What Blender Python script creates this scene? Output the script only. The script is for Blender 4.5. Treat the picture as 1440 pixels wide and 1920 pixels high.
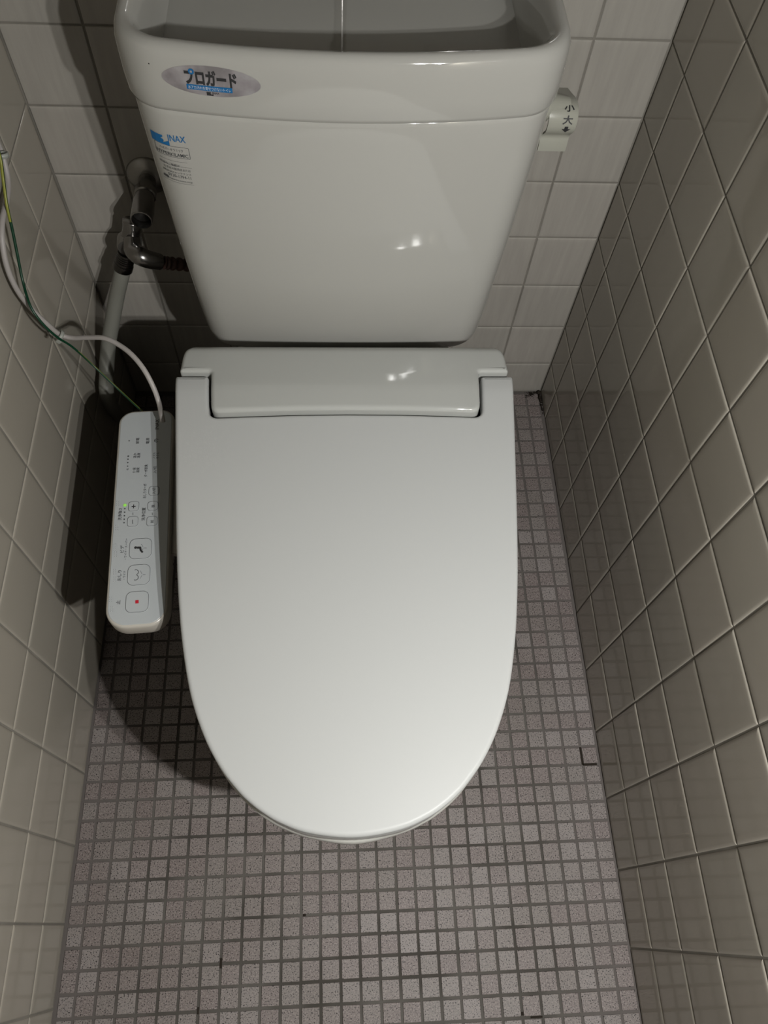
import bpy, bmesh, math, random
from mathutils import Vector, Matrix
from mathutils.bvhtree import BVHTree

# ------------------------------------------------------------------ clean
for o in list(bpy.data.objects): bpy.data.objects.remove(o, do_unlink=True)
scene = bpy.context.scene
COL = scene.collection
PI = math.pi
rnd = random.Random(7)

# ------------------------------------------------------------------ camera
F_PX = 1471.36
CAM = Vector((0.37281, -0.90824, 1.2275))
_p, _y, _r = -1.0825, 0.1328, 0.1070
FWD = Vector((math.sin(_y)*math.cos(_p), math.cos(_y)*math.cos(_p), math.sin(_p)))
_R = FWD.cross(Vector((0, 0, 1))).normalized(); _U = _R.cross(FWD)
RIGHT = _R*math.cos(_r)+_U*math.sin(_r); UP = -_R*math.sin(_r)+_U*math.cos(_r)
cd = bpy.data.cameras.new('camera'); cam = bpy.data.objects.new('camera', cd); COL.objects.link(cam)
cd.sensor_fit = 'HORIZONTAL'; cd.sensor_width = 36.0; cd.lens = F_PX/1440*36.0
cd.clip_start = 0.02; cd.clip_end = 50
M = Matrix((RIGHT, UP, -FWD)).transposed().to_4x4(); M.translation = CAM
cam.matrix_world = M
scene.camera = cam

# ------------------------------------------------------------------ world, lamps, exposure
w = bpy.data.worlds.new('world'); scene.world = w; w.use_nodes = True
w.node_tree.nodes['Background'].inputs[0].default_value = (1.0, 0.78, 0.55, 1)
w.node_tree.nodes['Background'].inputs[1].default_value = 0.006
for i, dx in enumerate((-0.035, 0.035)):
    ld = bpy.data.lights.new('wall_lamp_bulb', 'AREA'); ld.energy = 5.9; ld.shape = 'DISK'; ld.size = 0.016
    ld.color = (1.0, 0.99, 0.965)
    lo = bpy.data.objects.new('wall_lamp_bulb', ld); COL.objects.link(lo)
    lo.location = (0.68+dx, -1.06-dx*0.4, 1.20)   # small lamps near the right wall, facing down and towards the cistern
    lo.rotation_euler = (math.radians(14), 0, 0)
scene.view_settings.view_transform = 'Standard'; scene.view_settings.look = 'None'
scene.view_settings.gamma = 1.0; scene.view_settings.use_curve_mapping = False
scene.view_settings.exposure = 0.0

# ------------------------------------------------------------------ small helpers
def px_ray(u, v): return RIGHT*((u-720)/F_PX)+UP*((960-v)/F_PX)+FWD
def on_z(u, v, z): d = px_ray(u, v); return CAM+d*((z-CAM.z)/d.z)
def on_y(u, v, y): d = px_ray(u, v); return CAM+d*((y-CAM.y)/d.y)
def on_x(u, v, x): d = px_ray(u, v); return CAM+d*((x-CAM.x)/d.x)

def link(name, me, mats, parent=None, smooth=True, label=None, kind=None):
    o = bpy.data.objects.new(name, me)
    if mats is not None:
        if not isinstance(mats, (list, tuple)): mats = [mats]
        if not me.materials:
            for m in mats: me.materials.append(m)
    if smooth is not None:
        for p in me.polygons: p.use_smooth = smooth
    COL.objects.link(o)
    if parent is not None: o.parent = parent
    if label: o['label'] = label
    if kind: o['kind'] = kind
    return o
def obj(name, bm, mats, parent=None, smooth=True, label=None, kind=None, angle=None):
    bmesh.ops.recalc_face_normals(bm, faces=bm.faces)
    if angle is not None:
        for e in bm.edges:
            e.smooth = not (len(e.link_faces) == 2 and e.calc_face_angle(0) > math.radians(angle))
    me = bpy.data.meshes.new(name); bm.to_mesh(me); bm.free()
    return link(name, me, mats, parent, smooth, label, kind)
def thing(name, loc, label, cat, group=None):
    o = bpy.data.objects.new(name, None); COL.objects.link(o); o.location = loc
    o.empty_display_size = 0.05
    o['label'] = label; o['category'] = cat
    if group: o['group'] = group
    return o
def keep(o, root):
    """parent to a root placed away from the origin, keeping the vertices where they were modelled"""
    o.parent = root; o.matrix_parent_inverse = Matrix.Translation(-root.location)
    return o
def loft(bm, rings, cap0=True, cap1=True, closed=True):
    vs = [[bm.verts.new(p) for p in r] for r in rings]; n = len(rings[0])
    for a, b in zip(vs[:-1], vs[1:]):
        for i in range(n if closed else n-1):
            j = (i+1) % n
            try: bm.faces.new((a[i], a[j], b[j], b[i]))
            except ValueError: pass
    if cap0: bm.faces.new(list(reversed(vs[0])))
    if cap1: bm.faces.new(vs[-1])
    return vs
def frame_of(d):
    d = d.normalized(); a = Vector((0, 0, 1)) if abs(d.z) < .9 else Vector((1, 0, 0))
    x = d.cross(a).normalized(); return x, d.cross(x)
def catmull(pts, per=10):
    P = [Vector(p) for p in pts]; P = [P[0]*2-P[1]]+P+[P[-1]*2-P[-2]]; out = []
    for i in range(1, len(P)-2):
        for k in range(per):
            t = k/per; a, b, c, d = P[i-1:i+3]
            out.append(.5*((2*b)+(c-a)*t+(2*a-5*b+4*c-d)*t*t+(3*b-a-3*c+d)*t**3))
    out.append(P[-2]); return out
def tube(bm, pts, r, seg=12, twist=0.0, mat_fn=None, caps=True):
    """swept tube with parallel transported frame; r a number or one radius per point"""
    n = len(pts); rings = []; x = None
    for i, p in enumerate(pts):
        d = (pts[min(i+1, n-1)]-pts[max(i-1, 0)]).normalized()
        if x is None: x, yv = frame_of(d)
        else: x = (x-d*x.dot(d)).normalized(); yv = d.cross(x)
        rr = r if isinstance(r, (int, float)) else r[i]
        rings.append([p+(x*math.cos(a+twist*i)+yv*math.sin(a+twist*i))*rr for a in [2*PI*k/seg for k in range(seg)]])
    vs = loft(bm, rings, caps, caps)
    return vs
def lathe(bm, origin, axis, prof, seg=24, cap=True):
    """prof: list of (distance along axis, radius)"""
    x, y = frame_of(Vector(axis)); d = Vector(axis).normalized(); o = Vector(origin)
    rings = [[o+d*t+(x*math.cos(2*PI*k/seg)+y*math.sin(2*PI*k/seg))*max(r, 1e-5) for k in range(seg)] for t, r in prof]
    loft(bm, rings, cap, cap)
def box(bm, lo, hi, bev=0.0, seg=2):
    r = bmesh.ops.create_cube(bm, size=1.0); vs = r['verts']
    for v in vs:
        v.co = Vector([lo[i]+(v.co[i]+.5)*(hi[i]-lo[i]) for i in range(3)])
    if bev > 0:
        es = list({e for v in vs for e in v.link_edges})
        bmesh.ops.bevel(bm, geom=es, offset=bev, segments=seg, affect='EDGES', profile=.6)

# ------------------------------------------------------------------ materials
def mat(name, base=(.5, .5, .5), rough=.4, metal=0.0, spec=.5, coat=0.0, coat_rough=.05):
    m = bpy.data.materials.new(name); m.use_nodes = True; b = m.node_tree.nodes['Principled BSDF']
    b.inputs['Base Color'].default_value = (*base, 1); b.inputs['Roughness'].default_value = rough
    b.inputs['Metallic'].default_value = metal; b.inputs['Specular IOR Level'].default_value = spec
    b.inputs['Coat Weight'].default_value = coat; b.inputs['Coat Roughness'].default_value = coat_rough
    return m
def N(m, t, **kw):
    n = m.node_tree.nodes.new(t)
    for k, v in kw.items(): setattr(n, k, v)
    return n
def L(m, a, b): m.node_tree.links.new(a, b)
def bsdf(m): return m.node_tree.nodes['Principled BSDF']
def world_pos(m): return N(m, 'ShaderNodeNewGeometry').outputs['Position']
def noise(m, scale, detail=2, vec=None, rough=.5):
    n = N(m, 'ShaderNodeTexNoise'); n.inputs['Scale'].default_value = scale; n.inputs['Detail'].default_value = detail
    n.inputs['Roughness'].default_value = rough
    if vec is not None: L(m, vec, n.inputs['Vector'])
    return n
def ramp(m, fac, stops):
    r = N(m, 'ShaderNodeValToRGB'); e = r.color_ramp.elements
    e[0].position, e[0].color = stops[0][0], (*stops[0][1], 1)
    e[1].position, e[1].color = stops[-1][0], (*stops[-1][1], 1)
    for p, c in stops[1:-1]: q = e.new(p); q.color = (*c, 1)
    L(m, fac, r.inputs[0]); return r
def mix(m, fac, a, b, mode='MIX'):
    x = N(m, 'ShaderNodeMix', data_type='RGBA', blend_type=mode)
    if isinstance(fac, float): x.inputs[0].default_value = fac
    else: L(m, fac, x.inputs[0])
    for s, v in ((x.inputs[6], a), (x.inputs[7], b)):
        if isinstance(v, tuple): s.default_value = (*v, 1)
        else: L(m, v, s)
    return x.outputs[2]
def bump(m, h, strength, dist=.001):
    b = N(m, 'ShaderNodeBump'); b.inputs['Strength'].default_value = strength; b.inputs['Distance'].default_value = dist
    L(m, h, b.inputs['Height']); L(m, b.outputs[0], bsdf(m).inputs['Normal'])

def glazed_tile(name, base, rough, light_streak=False):
    m = mat(name, base, rough, spec=.5)
    wp = world_pos(m)
    oi = N(m, 'ShaderNodeObjectInfo')
    n1 = noise(m, 9, 2, wp)
    c = mix(m, n1.outputs[0], tuple(x*.95 for x in base), tuple(min(1, x*1.05) for x in base))
    tint = ramp(m, oi.outputs['Random'], [(0, (.955, .955, .94)), (1, (1.0, .985, .97))])
    c = mix(m, 1.0, c, tint.outputs[0], 'MULTIPLY')
    if light_streak:  # streaks of light thrown by the glossy right wall, painted into the colour
        mp = N(m, 'ShaderNodeMapping'); mp.inputs['Rotation'].default_value = (0, math.radians(20), 0)
        mp.inputs['Scale'].default_value = (110, 1, 9); L(m, wp, mp.inputs['Vector'])
        n2 = noise(m, 1.0, 4, mp.outputs[0], .6)
        s = ramp(m, n2.outputs[0], [(.35, (.93, .93, .93)), (.7, (1.05, 1.05, 1.05))])
        c = mix(m, 1.0, c, s.outputs[0], 'MULTIPLY')
    L(m, c, bsdf(m).inputs['Base Color'])
    nb = noise(m, 22, 1, wp)
    bump(m, nb.outputs[0], .05, .002)
    return m
M_TILE_SIDE = glazed_tile('glazed_beige_tile', (.50, .466, .402), .075)
M_TILE_BACK = glazed_tile('glazed_pale_tile_painted_light_streaks', (.52, .495, .45), .10, True)  # plain pale tile; its streaks are reflected light put into the base colour

def grout_mat(name, dark, light, scale=14):
    m = mat(name, dark, .85, spec=.2)
    n = noise(m, scale, 3, world_pos(m)); r = ramp(m, n.outputs[0], [(.35, dark), (.65, light)])
    L(m, r.outputs[0], bsdf(m).inputs['Base Color']); return m
M_GROUT_WALL = grout_mat('wall_grout', (.24, .225, .195), (.33, .31, .27))
# floor grout: dirty in the middle of the room, cleaner cement tone along the two side walls
M_GROUT_FLOOR = mat('floor_grout', (.12, .10, .08), .9, spec=.15)
def _fg():
    m = M_GROUT_FLOOR; wp = world_pos(m)
    n = noise(m, 10, 4, wp); r = ramp(m, n.outputs[0], [(.36, (.085, .078, .068)), (.60, (.155, .144, .13))])
    sx = N(m, 'ShaderNodeSeparateXYZ'); L(m, wp, sx.inputs[0])
    a = N(m, 'ShaderNodeMath', operation='SUBTRACT'); L(m, sx.outputs[0], a.inputs[0]); a.inputs[1].default_value = .3875
    b = N(m, 'ShaderNodeMath', operation='ABSOLUTE'); L(m, a.outputs[0], b.inputs[0])
    mr = N(m, 'ShaderNodeMapRange'); mr.inputs[1].default_value = .27; mr.inputs[2].default_value = .37
    L(m, b.outputs[0], mr.inputs[0])
    c = mix(m, mr.outputs[0], r.outputs[0], (.17, .152, .142))
    L(m, c, bsdf(m).inputs['Base Color'])
_fg()
P_MOS, FX, FY, FANG = .02681, .29258, -.81223, .0045
M_MOS = mat('speckled_mosaic', (.4, .36, .34), .55, spec=.35)
def _mos():
    m = M_MOS; wp = world_pos(m)
    mp = N(m, 'ShaderNodeMapping', vector_type='TEXTURE'); mp.inputs['Location'].default_value = (FX, FY, 0)
    mp.inputs['Rotation'].default_value = (0, 0, FANG); mp.inputs['Scale'].default_value = (P_MOS, P_MOS, 1)
    L(m, wp, mp.inputs['Vector'])
    fl = N(m, 'ShaderNodeVectorMath', operation='FLOOR'); L(m, mp.outputs[0], fl.inputs[0])
    wn = N(m, 'ShaderNodeTexWhiteNoise', noise_dimensions='2D'); L(m, fl.outputs[0], wn.inputs['Vector'])
    big = noise(m, 7, 2, wp)
    base = ramp(m, wn.outputs['Value'], [(0, (.245, .205, .198)), (.4, (.272, .235, .226)), (.75, (.27, .245, .232)), (1, (.335, .305, .298))])
    n1 = noise(m, 500, 2, wp, .6)
    c = mix(m, ramp(m, n1.outputs[0], [(.53, (0, 0, 0)), (.60, (1, 1, 1))]).outputs[0], base.outputs[0], (.37, .33, .315))
    off = N(m, 'ShaderNodeVectorMath', operation='ADD'); L(m, wp, off.inputs[0]); off.inputs[1].default_value = (3.3, 1.7, 0)
    n2 = noise(m, 580, 1.0, off.outputs[0], .6)
    dark = ramp(m, n2.outputs[0], [(.605, (0, 0, 0)), (.63, (1, 1, 1))])
    c = mix(m, dark.outputs[0], c, (.030, .024, .024))
    stain = ramp(m, big.outputs[0], [(.3, (.88, .86, .83)), (.7, (1.04, 1.03, 1.02))])
    c = mix(m, 1.0, c, stain.outputs[0], 'MULTIPLY')
    L(m, c, bsdf(m).inputs['Base Color'])
    bump(m, n2.outputs[0], .15, .0008)
_mos()

M_CERAMIC = mat('white_vitreous_china', (.50, .495, .46), .045, spec=.5)
M_PLASTIC = mat('white_seat_plastic', (.52, .53, .52), .42, spec=.28)
M_UNIT = mat('glossy_white_unit_plastic', (.50, .51, .485), .06, spec=.5)
def _soft(m, s, st):
    n = noise(m, s, 2, world_pos(m)); bump(m, n.outputs[0], st, .001)
_soft(M_CERAMIC, 14, .012); _soft(M_PLASTIC, 120, .03)
M_PANEL = mat('control_panel_film', (.50, .53, .54), .35, spec=.4)
M_PANEL_BODY = mat('control_panel_housing', (.55, .52, .46), .28)
M_PANEL_CLEAR = mat('panel_outer_frame', (.66, .67, .65), .2)
M_INK = mat('dark_grey_ink', (.03, .03, .032), .5)
M_INKG = mat('grey_ink', (.09, .095, .10), .5)
M_FAINT = mat('faint_grey_ink', (.42, .43, .43), .5)
M_RED = mat('red_ink', (.55, .01, .03), .5)
M_LED = mat('lit_green_indicator', (.25, .6, .1), .4)
bsdf(M_LED).inputs['Emission Color'].default_value = (.38, .85, .12, 1); bsdf(M_LED).inputs['Emission Strength'].default_value = .35
M_BLUE = mat('blue_ink', (.004, .16, .42), .4)
M_WHITE_INK = mat('white_ink', (.8, .8, .8), .5)
M_FOIL = mat('silver_foil_sticker', (.42, .40, .41), .3, metal=.35)
def _foil():
    m = M_FOIL; n = noise(m, 60, 3, world_pos(m))
    r = ramp(m, n.outputs[0], [(.35, (.33, .31, .32)), (.52, (.45, .42, .44)), (.7, (.55, .53, .55))])
    L(m, r.outputs[0], bsdf(m).inputs['Base Color'])
_foil()
M_CHROME = mat('tarnished_chrome', (.34, .33, .32), .24, metal=1.0)
_soft(M_CHROME, 90, .25)
M_CHROME_DULL = mat('dull_chrome', (.36, .35, .33), .34, metal=.9)
M_BLACKMETAL = mat('dark_nickel', (.12, .115, .11), .22, metal=1.0)
M_HOSE = mat('brown_corrugated_hose', (.09, .045, .035), .4)
M_PIPE = mat('pale_grey_hose', (.26, .26, .225), .45)
M_CORD = mat('white_cord_sheath', (.46, .43, .41), .45)
M_GREEN = mat('green_wire_sheath', (.0, .045, .018), .4)
M_YELLOW = mat('yellow_wire_stripe', (.30, .31, .04), .4)
M_TIE = mat('translucent_nylon', (.55, .57, .52), .35); bsdf(M_TIE).inputs['Transmission Weight'].default_value = .25
M_LEVER = mat('ivory_lever_plastic', (.42, .42, .36), .3)
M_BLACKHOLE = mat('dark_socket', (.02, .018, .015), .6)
M_GRIME = mat('black_grime', (.035, .028, .022), .95, spec=.1)
M_PAINT = mat('ceiling_paint', (.3, .28, .26), .8)

# ------------------------------------------------------------------ room
W = .77496; PV = .1; H0 = .08589; PH = .09849
J = .0022           # wall joint width
TH = .006           # tile thickness modelled
CEIL = 2.25; FRONT = -1.75
_tile_cache = {}
def tile_mesh(w_, h_, th, bev, name, m, seg=3, dep=None, smooth=False):
    key = (round(w_, 4), round(h_, 4), th, m.name)
    if key in _tile_cache: return _tile_cache[key]
    bm = bmesh.new(); rings = []; dep = dep or bev*.75; bev = min(bev, w_/4, h_/4); smooth = smooth and min(w_, h_) > .03
    a, b = w_/2, h_/2
    prof = [(0, -th)]+[(bev*(1-math.cos(t)), -dep*(1-math.sin(t))) for t in [k*PI/2/seg for k in range(seg+1)]]+([(bev+.006, 0)] if smooth else [])
    for ins, z in prof:
        rings.append([(-a+ins, -b+ins, z), (a-ins, -b+ins, z), (a-ins, b-ins, z), (-a+ins, b-ins, z)])
    loft(bm, rings, False, True)
    for f in bm.faces: f.smooth = smooth and abs(f.calc_center_median().z+th/2+dep/2) > .0005
    bmesh.ops.recalc_face_normals(bm, faces=bm.faces)
    for e in bm.edges:      # mitres stay crisp, each rounded side shades on its own
        p, q = e.verts[0].co, e.verts[1].co
        if abs(abs(p.x-q.x)-abs(p.y-q.y)) < 1e-7 and abs(p.x-q.x) > 1e-7 and abs(p.x-q.x) < .02: e.smooth = False
    me = bpy.data.meshes.new(name); bm.to_mesh(me); bm.free(); me.materials.append(m)
    # make sure the top faces +z
    if me.polygons[-1].normal.z < 0: me.flip_normals()
    _tile_cache[key] = me; return me
def grid_cuts(lines, lo, hi):
    c = [lo]+[l for l in lines if lo+.004 < l < hi-.004]+[hi]
    return list(zip(c[:-1], c[1:]))
def place_tiles(parent, name, us, vs, to_world, nrm, axis_u, axis_v, joint, th, bev, m, near, tilt=.0025, jit=.0):
    """near(cu, cv): True -> an object of its own, False -> joined into one part"""
    rest = []
    for (v0, v1) in vs:
        for (u0, u1) in us:
            if near(.5*(u0+u1), .5*(v0+v1)) is None: continue
            w_, h_ = u1-u0-joint, v1-v0-joint
            if w_ < .003 or h_ < .003: continue
            me = tile_mesh(w_, h_, th, bev, name, m, 4, .0013, True) if m is not M_MOS else tile_mesh(w_, h_, th, bev, name, m)
            R3 = Matrix((axis_u, axis_v, nrm)).transposed()
            tl = Matrix.Rotation(rnd.gauss(0, tilt), 3, 'X') @ Matrix.Rotation(rnd.gauss(0, tilt), 3, 'Y')
            ju, jv = rnd.uniform(-jit, jit), rnd.uniform(-jit, jit)
            mw = (R3 @ tl).to_4x4(); mw.translation = to_world(.5*(u0+u1)+ju, .5*(v0+v1)+jv)+nrm*rnd.uniform(-.0002, .0002)
            if near(.5*(u0+u1), .5*(v0+v1)):
                o = bpy.data.objects.new(name, me); COL.objects.link(o); o.parent = parent; o.matrix_world = mw
            else: rest.append((me, mw))
    if rest:
        V, Fs = [], []
        for me, mw in rest:
            k = len(V); V += [tuple(mw @ v.co) for v in me.vertices]
            Fs += [tuple(k+i for i in p.vertices) for p in me.polygons]
        me = bpy.data.meshes.new(name+'s'); me.from_pydata(V, [], Fs); me.materials.append(m)
        o = bpy.data.objects.new(name+'s', me); COL.objects.link(o); o.parent = parent; o['kind'] = 'stuff'
def slab(name, lo, hi, m, label=None):
    bm = bmesh.new(); box(bm, lo, hi); o = obj(name, bm, m, None, smooth=False); o['kind'] = 'structure'
    if label: o['label'] = label; o['category'] = name.split('_')[0]
    return o
X, Y, Z = Vector((1, 0, 0)), Vector((0, 1, 0)), Vector((0, 0, 1))
G = .0012           # how far the joints lie below the tile faces
wall_back = slab('wall_back', (-.10, G, -.06), (W+.10, .10, CEIL), M_GROUT_WALL, 'tiled back wall of pale square tiles behind the cistern')
wall_left = slab('wall_left', (-.10, FRONT, -.06), (-G, G, CEIL), M_GROUT_WALL, 'left wall of beige glazed square tiles beside the control panel')
wall_right = slab('wall_right', (W+G, FRONT, -.06), (W+.10, G, CEIL), M_GROUT_WALL, 'right wall of beige glazed square tiles with floor reflected in it')
floor = slab('floor', (-.001-G, FRONT, -.06), (W+G, G, -.0016), M_GROUT_FLOOR, 'floor of small speckled pinkish grey mosaic tiles with dark grout')
ceiling = slab('ceiling', (-.10, FRONT, CEIL), (W+.10, .10, CEIL+.05), M_PAINT, 'plain painted ceiling above the toilet room')
zl = [H0+PV*k for k in range(22)]
zlL = [z+.0035 for z in zl]
# back wall: full tiles between a cut column at each side
xs = [.0954+.09768*k for k in range(7)]
place_tiles(wall_back, 'wall_tile', grid_cuts(xs, 0, W), grid_cuts(zl, 0, CEIL), lambda u, v: Vector((u, 0, v)), -Y, X, Z, J, TH, .0018, M_TILE_BACK,
            lambda u, v: v < 1.0)
place_tiles(wall_left, 'wall_tile', grid_cuts([.10312+PH*k for k in range(17)], 0, -FRONT), grid_cuts(zlL, 0, CEIL), lambda u, v: Vector((0, -u, v)), X, -Y, Z, J, TH, .0042, M_TILE_SIDE,
            lambda u, v: u < 1.25 and v < 1.1)
place_tiles(wall_right, 'wall_tile', grid_cuts([.06389+PH*k for k in range(18)], 0, -FRONT), grid_cuts(zl, 0, CEIL), lambda u, v: Vector((W, -u, v)), -X, Y, Z, J, TH, .0042, M_TILE_SIDE,
            lambda u, v: u < 1.25 and v < 1.1)
# floor mosaics
cA, sA = math.cos(FANG), math.sin(FANG)
ax_u, ax_v = Vector((cA, sA, 0)), Vector((-sA, cA, 0))
def fworld(u, v): return Vector((FX, FY, 0))+ax_u*u+ax_v*v
ucuts = [P_MOS*c for c in range(-10, 18)]
u_lo = (0-FX)+.0; u_hi = (W-FX)
vcuts = [P_MOS*r for r in range(-32, 31)]
FLOOR_EDGE = -.725      # nearer than this the mosaic pieces are objects of their own beside the bowl
def floor_near(u, v):
    if u > u_hi-.004: return None
    p = fworld(u, v)
    if p.y < -1.045: return False
    return p.y < -.835 or (p.y < FLOOR_EDGE and (p.x < .20 or p.x > .60))
place_tiles(floor, 'mosaic_tile', grid_cuts(ucuts, u_lo+.002, u_hi-.001), grid_cuts(vcuts, -.92, .806), lambda u, v: fworld(u, v), Z, ax_u, ax_v, .0037, .003, .0007, M_MOS,
            floor_near, tilt=.006, jit=.00025)
# black grime where the floor, the back wall and the right wall meet
bm = bmesh.new()
for k in range(60):
    t = rnd.random()**1.6
    if k % 3 == 0: c = Vector((W-.003-.028*t, -.003-rnd.random()*.003, .0008))
    else: c = Vector((W-.002-rnd.random()*.006*(1-t), -.002-.055*t, .0008+.006*rnd.random()*(1-t)))
    r_ = rnd.uniform(.0012, .0032)*(1.25-t)
    bmesh.ops.create_icosphere(bm, subdivisions=1, radius=r_, matrix=Matrix.Translation(c) @ Matrix.Diagonal((1, rnd.uniform(.7, 1.8), rnd.uniform(.5, .9), 1)))
for k in range(10):
    a = Vector((W-.012-.01*rnd.random(), -.004-.01*rnd.random(), .002)); b = a+Vector((rnd.uniform(-.012, .006), rnd.uniform(-.008, .004), rnd.uniform(0, .006)))
    c = b+Vector((rnd.uniform(-.006, .006), rnd.uniform(-.006, .003), rnd.uniform(-.002, .003)))
    tube(bm, catmull([a, b, c], 4), .0004, 5)
obj('grime_patch', bm, M_GRIME, floor, smooth=True, label='black grime in the far right corner', kind='stuff')
bm = bmesh.new()
def joint_fleck(c, r, du=1, dv=0, ln=.02, wd=.0030):
    p = fworld(P_MOS*c, -P_MOS*r); a = ax_u if du else ax_v
    n = ax_v if du else ax_u
    pts = [p-n*wd/2, p+a*ln-n*wd/2, p+a*ln+n*wd/2, p+n*wd/2]
    loft(bm, [[q+Z*-.0016 for q in pts], [q+Z*-.0006 for q in pts]])
joint_fleck(17, -4.0, 1, 0, .022); joint_fleck(17, -4.0, 0, 1, .026)
joint_fleck(-3, 5.2, 0, 1, .012); joint_fleck(-5+1, 7.1, 0, 1, .008, .002); joint_fleck(12.4, 8, 1, 0, .016, .0022); joint_fleck(12, 7.9, 0, 1, .004, .003); joint_fleck(1.1, 3.0, 1, 0, .004, .003)
obj('missing_grout', bm, M_GRIME, floor, smooth=False, label='black pits in the joints', kind='stuff')

# ------------------------------------------------------------------ toilet
CX = .3875
toilet = thing('toilet', (CX, -.45, 0), 'white toilet with closed lid and cistern standing on the mosaic floor', 'toilet')
def part(name, bm, m, **k):
    o = obj(name, bm, m, None, **k); return keep(o, toilet)
def sub(name, bm, m, parent, **k):
    o = obj(name, bm, m, None, **k); o.parent = parent; return o     # parent's own origin sits at the world origin of its mesh

def tank_ring(z, hw, yc, bow, r, yb, cx=CX, nf=25, nc=9):
    """plan outline: bowed front, rounded front corners, straight sides, small back corners"""
    f = lambda x: yc+bow*(x/.19)**2
    x0 = hw-r; th = math.atan(2*bow*x0/.19**2); xt = x0+r*math.sin(th); yt = f(xt); cy = yt+r*math.cos(th)
    half = []
    for k in range(nf): half.append((xt*k/(nf-1), f(xt*k/(nf-1))))
    for k in range(1, nc+1):
        a = -PI/2+th+(PI/2-th)*k/nc; half.append((x0+r*math.cos(a), cy+r*math.sin(a)))
    rb = min(.02, r)
    for k in range(0, 6):
        a = PI/2*k/5; half.append((hw-rb+rb*math.cos(a), yb-rb+rb*math.sin(a)))
    for k in range(1, 8): half.append(((hw-rb)*(1-k/8), yb))
    pts = [(x, y) for x, y in half]+[(0, yb)]+[(-x, y) for x, y in reversed(half[1:])]
    return [Vector((cx+x, y, z)) for x, y in pts]
TANK_Z = [  # z, half width, front centre, bow, corner radius, back
    (.3925, .150, -.205, .010, .030, -.035), (.3935, .168, -.219, .012, .034, -.030), (.398, .1755, -.2275, .013, .036, -.026),
    (.406, .1795, -.2325, .014, .038, -.024), (.422, .1825, -.2360, .015, .039, -.022), (.452, .1850, -.2380, .0155, .040, -.021), (.50, .1885, -.2390, .016, .040, -.020),
    (.58, .1950, -.2400, .017, .041, -.020), (.66, .2000, -.2400, .018, .042, -.020), (.72, .2035, -.2395, .018, .042, -.008),
    (.738, .2040, -.2392, .018, .042, -.008), (.7425, .2030, -.2385, .018, .041, -.009), (.7442, .2010, -.2365, .018, .040, -.010), (.7435, .1950, -.2300, .018, .038, -.012), (.700, .1935, -.2285, .018, .038, -.012)]
bm = bmesh.new(); loft(bm, [tank_ring(*t) for t in TANK_Z])
tank = part('cistern_tank', bm, M_CERAMIC)
bm = bmesh.new(); loft(bm, [tank_ring(*t) for t in TANK_Z]); tank_bvh = BVHTree.FromBMesh(bm); bm.free()
# cistern lid with hand basin
LID_Z = [(.7440, .2010, -.2370, .018, .040, -.010), (.7436, .2040, -.2395, .018, .042, -.007), (.7455, .2065, -.2420, .018, .044, -.005), (.750, .2080, -.2435, .018, .045, -.004),
         (.765, .2090, -.2440, .018, .046, -.003), (.785, .2095, -.2438, .018, .047, -.003), (.797, .2090, -.2430, .018, .047, -.003),
         (.8035, .2070, -.2410, .018, .046, -.004), (.8070, .2040, -.2375, .018, .044, -.006), (.8080, .2005, -.2340, .018, .043, -.008), (.8065, .1965, -.2295, .018, .041, -.0105),
         (.8010, .1930, -.2260, .018, .040, -.0125), (.790, .1895, -.2225, .018, .040, -.014), (.770, .1860, -.2190, .018, .042, -.0155), (.745, .1820, -.2135, .017, .046, -.017),
         (.732, .1760, -.2060, .016, .050, -.019), (.7240, .1640, -.1930, .013, .050, -.022), (.7200, .145, -.175, .010, .046, -.030), (.7185, .11, -.150, .007, .04, -.045), (.7180, .065, -.128, .004, .03, -.06)]
bm = bmesh.new(); loft(bm, [tank_ring(*t) for t in LID_Z])
tank_lid = part('cistern_lid', bm, M_CERAMIC, label='cistern lid with sunken hand basin')
bm = bmesh.new(); loft(bm, [tank_ring(*t) for t in LID_Z]); lid_bvh = BVHTree.FromBMesh(bm); bm.free()
# spout rising at the back of the basin
bm = bmesh.new(); tube(bm, catmull([(CX-.002, -.024, .722), (CX-.002, -.024, .80), (CX-.002, -.024, .875), (CX-.002, -.036, .897), (CX-.002, -.065, .903), (CX-.002, -.085, .893)], 8), .0055, 20)
sp = part('spout', bm, M_CHROME, label='chrome hand wash spout')
bm = bmesh.new(); lathe(bm, (CX-.002, -.026, .7230), (0, 0, 1), [(0, .009), (.004, .009), (.006, .0075), (.012, .0065), (.013, .0056)]); sub('spout_base', bm, M_CHROME, sp)

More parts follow.
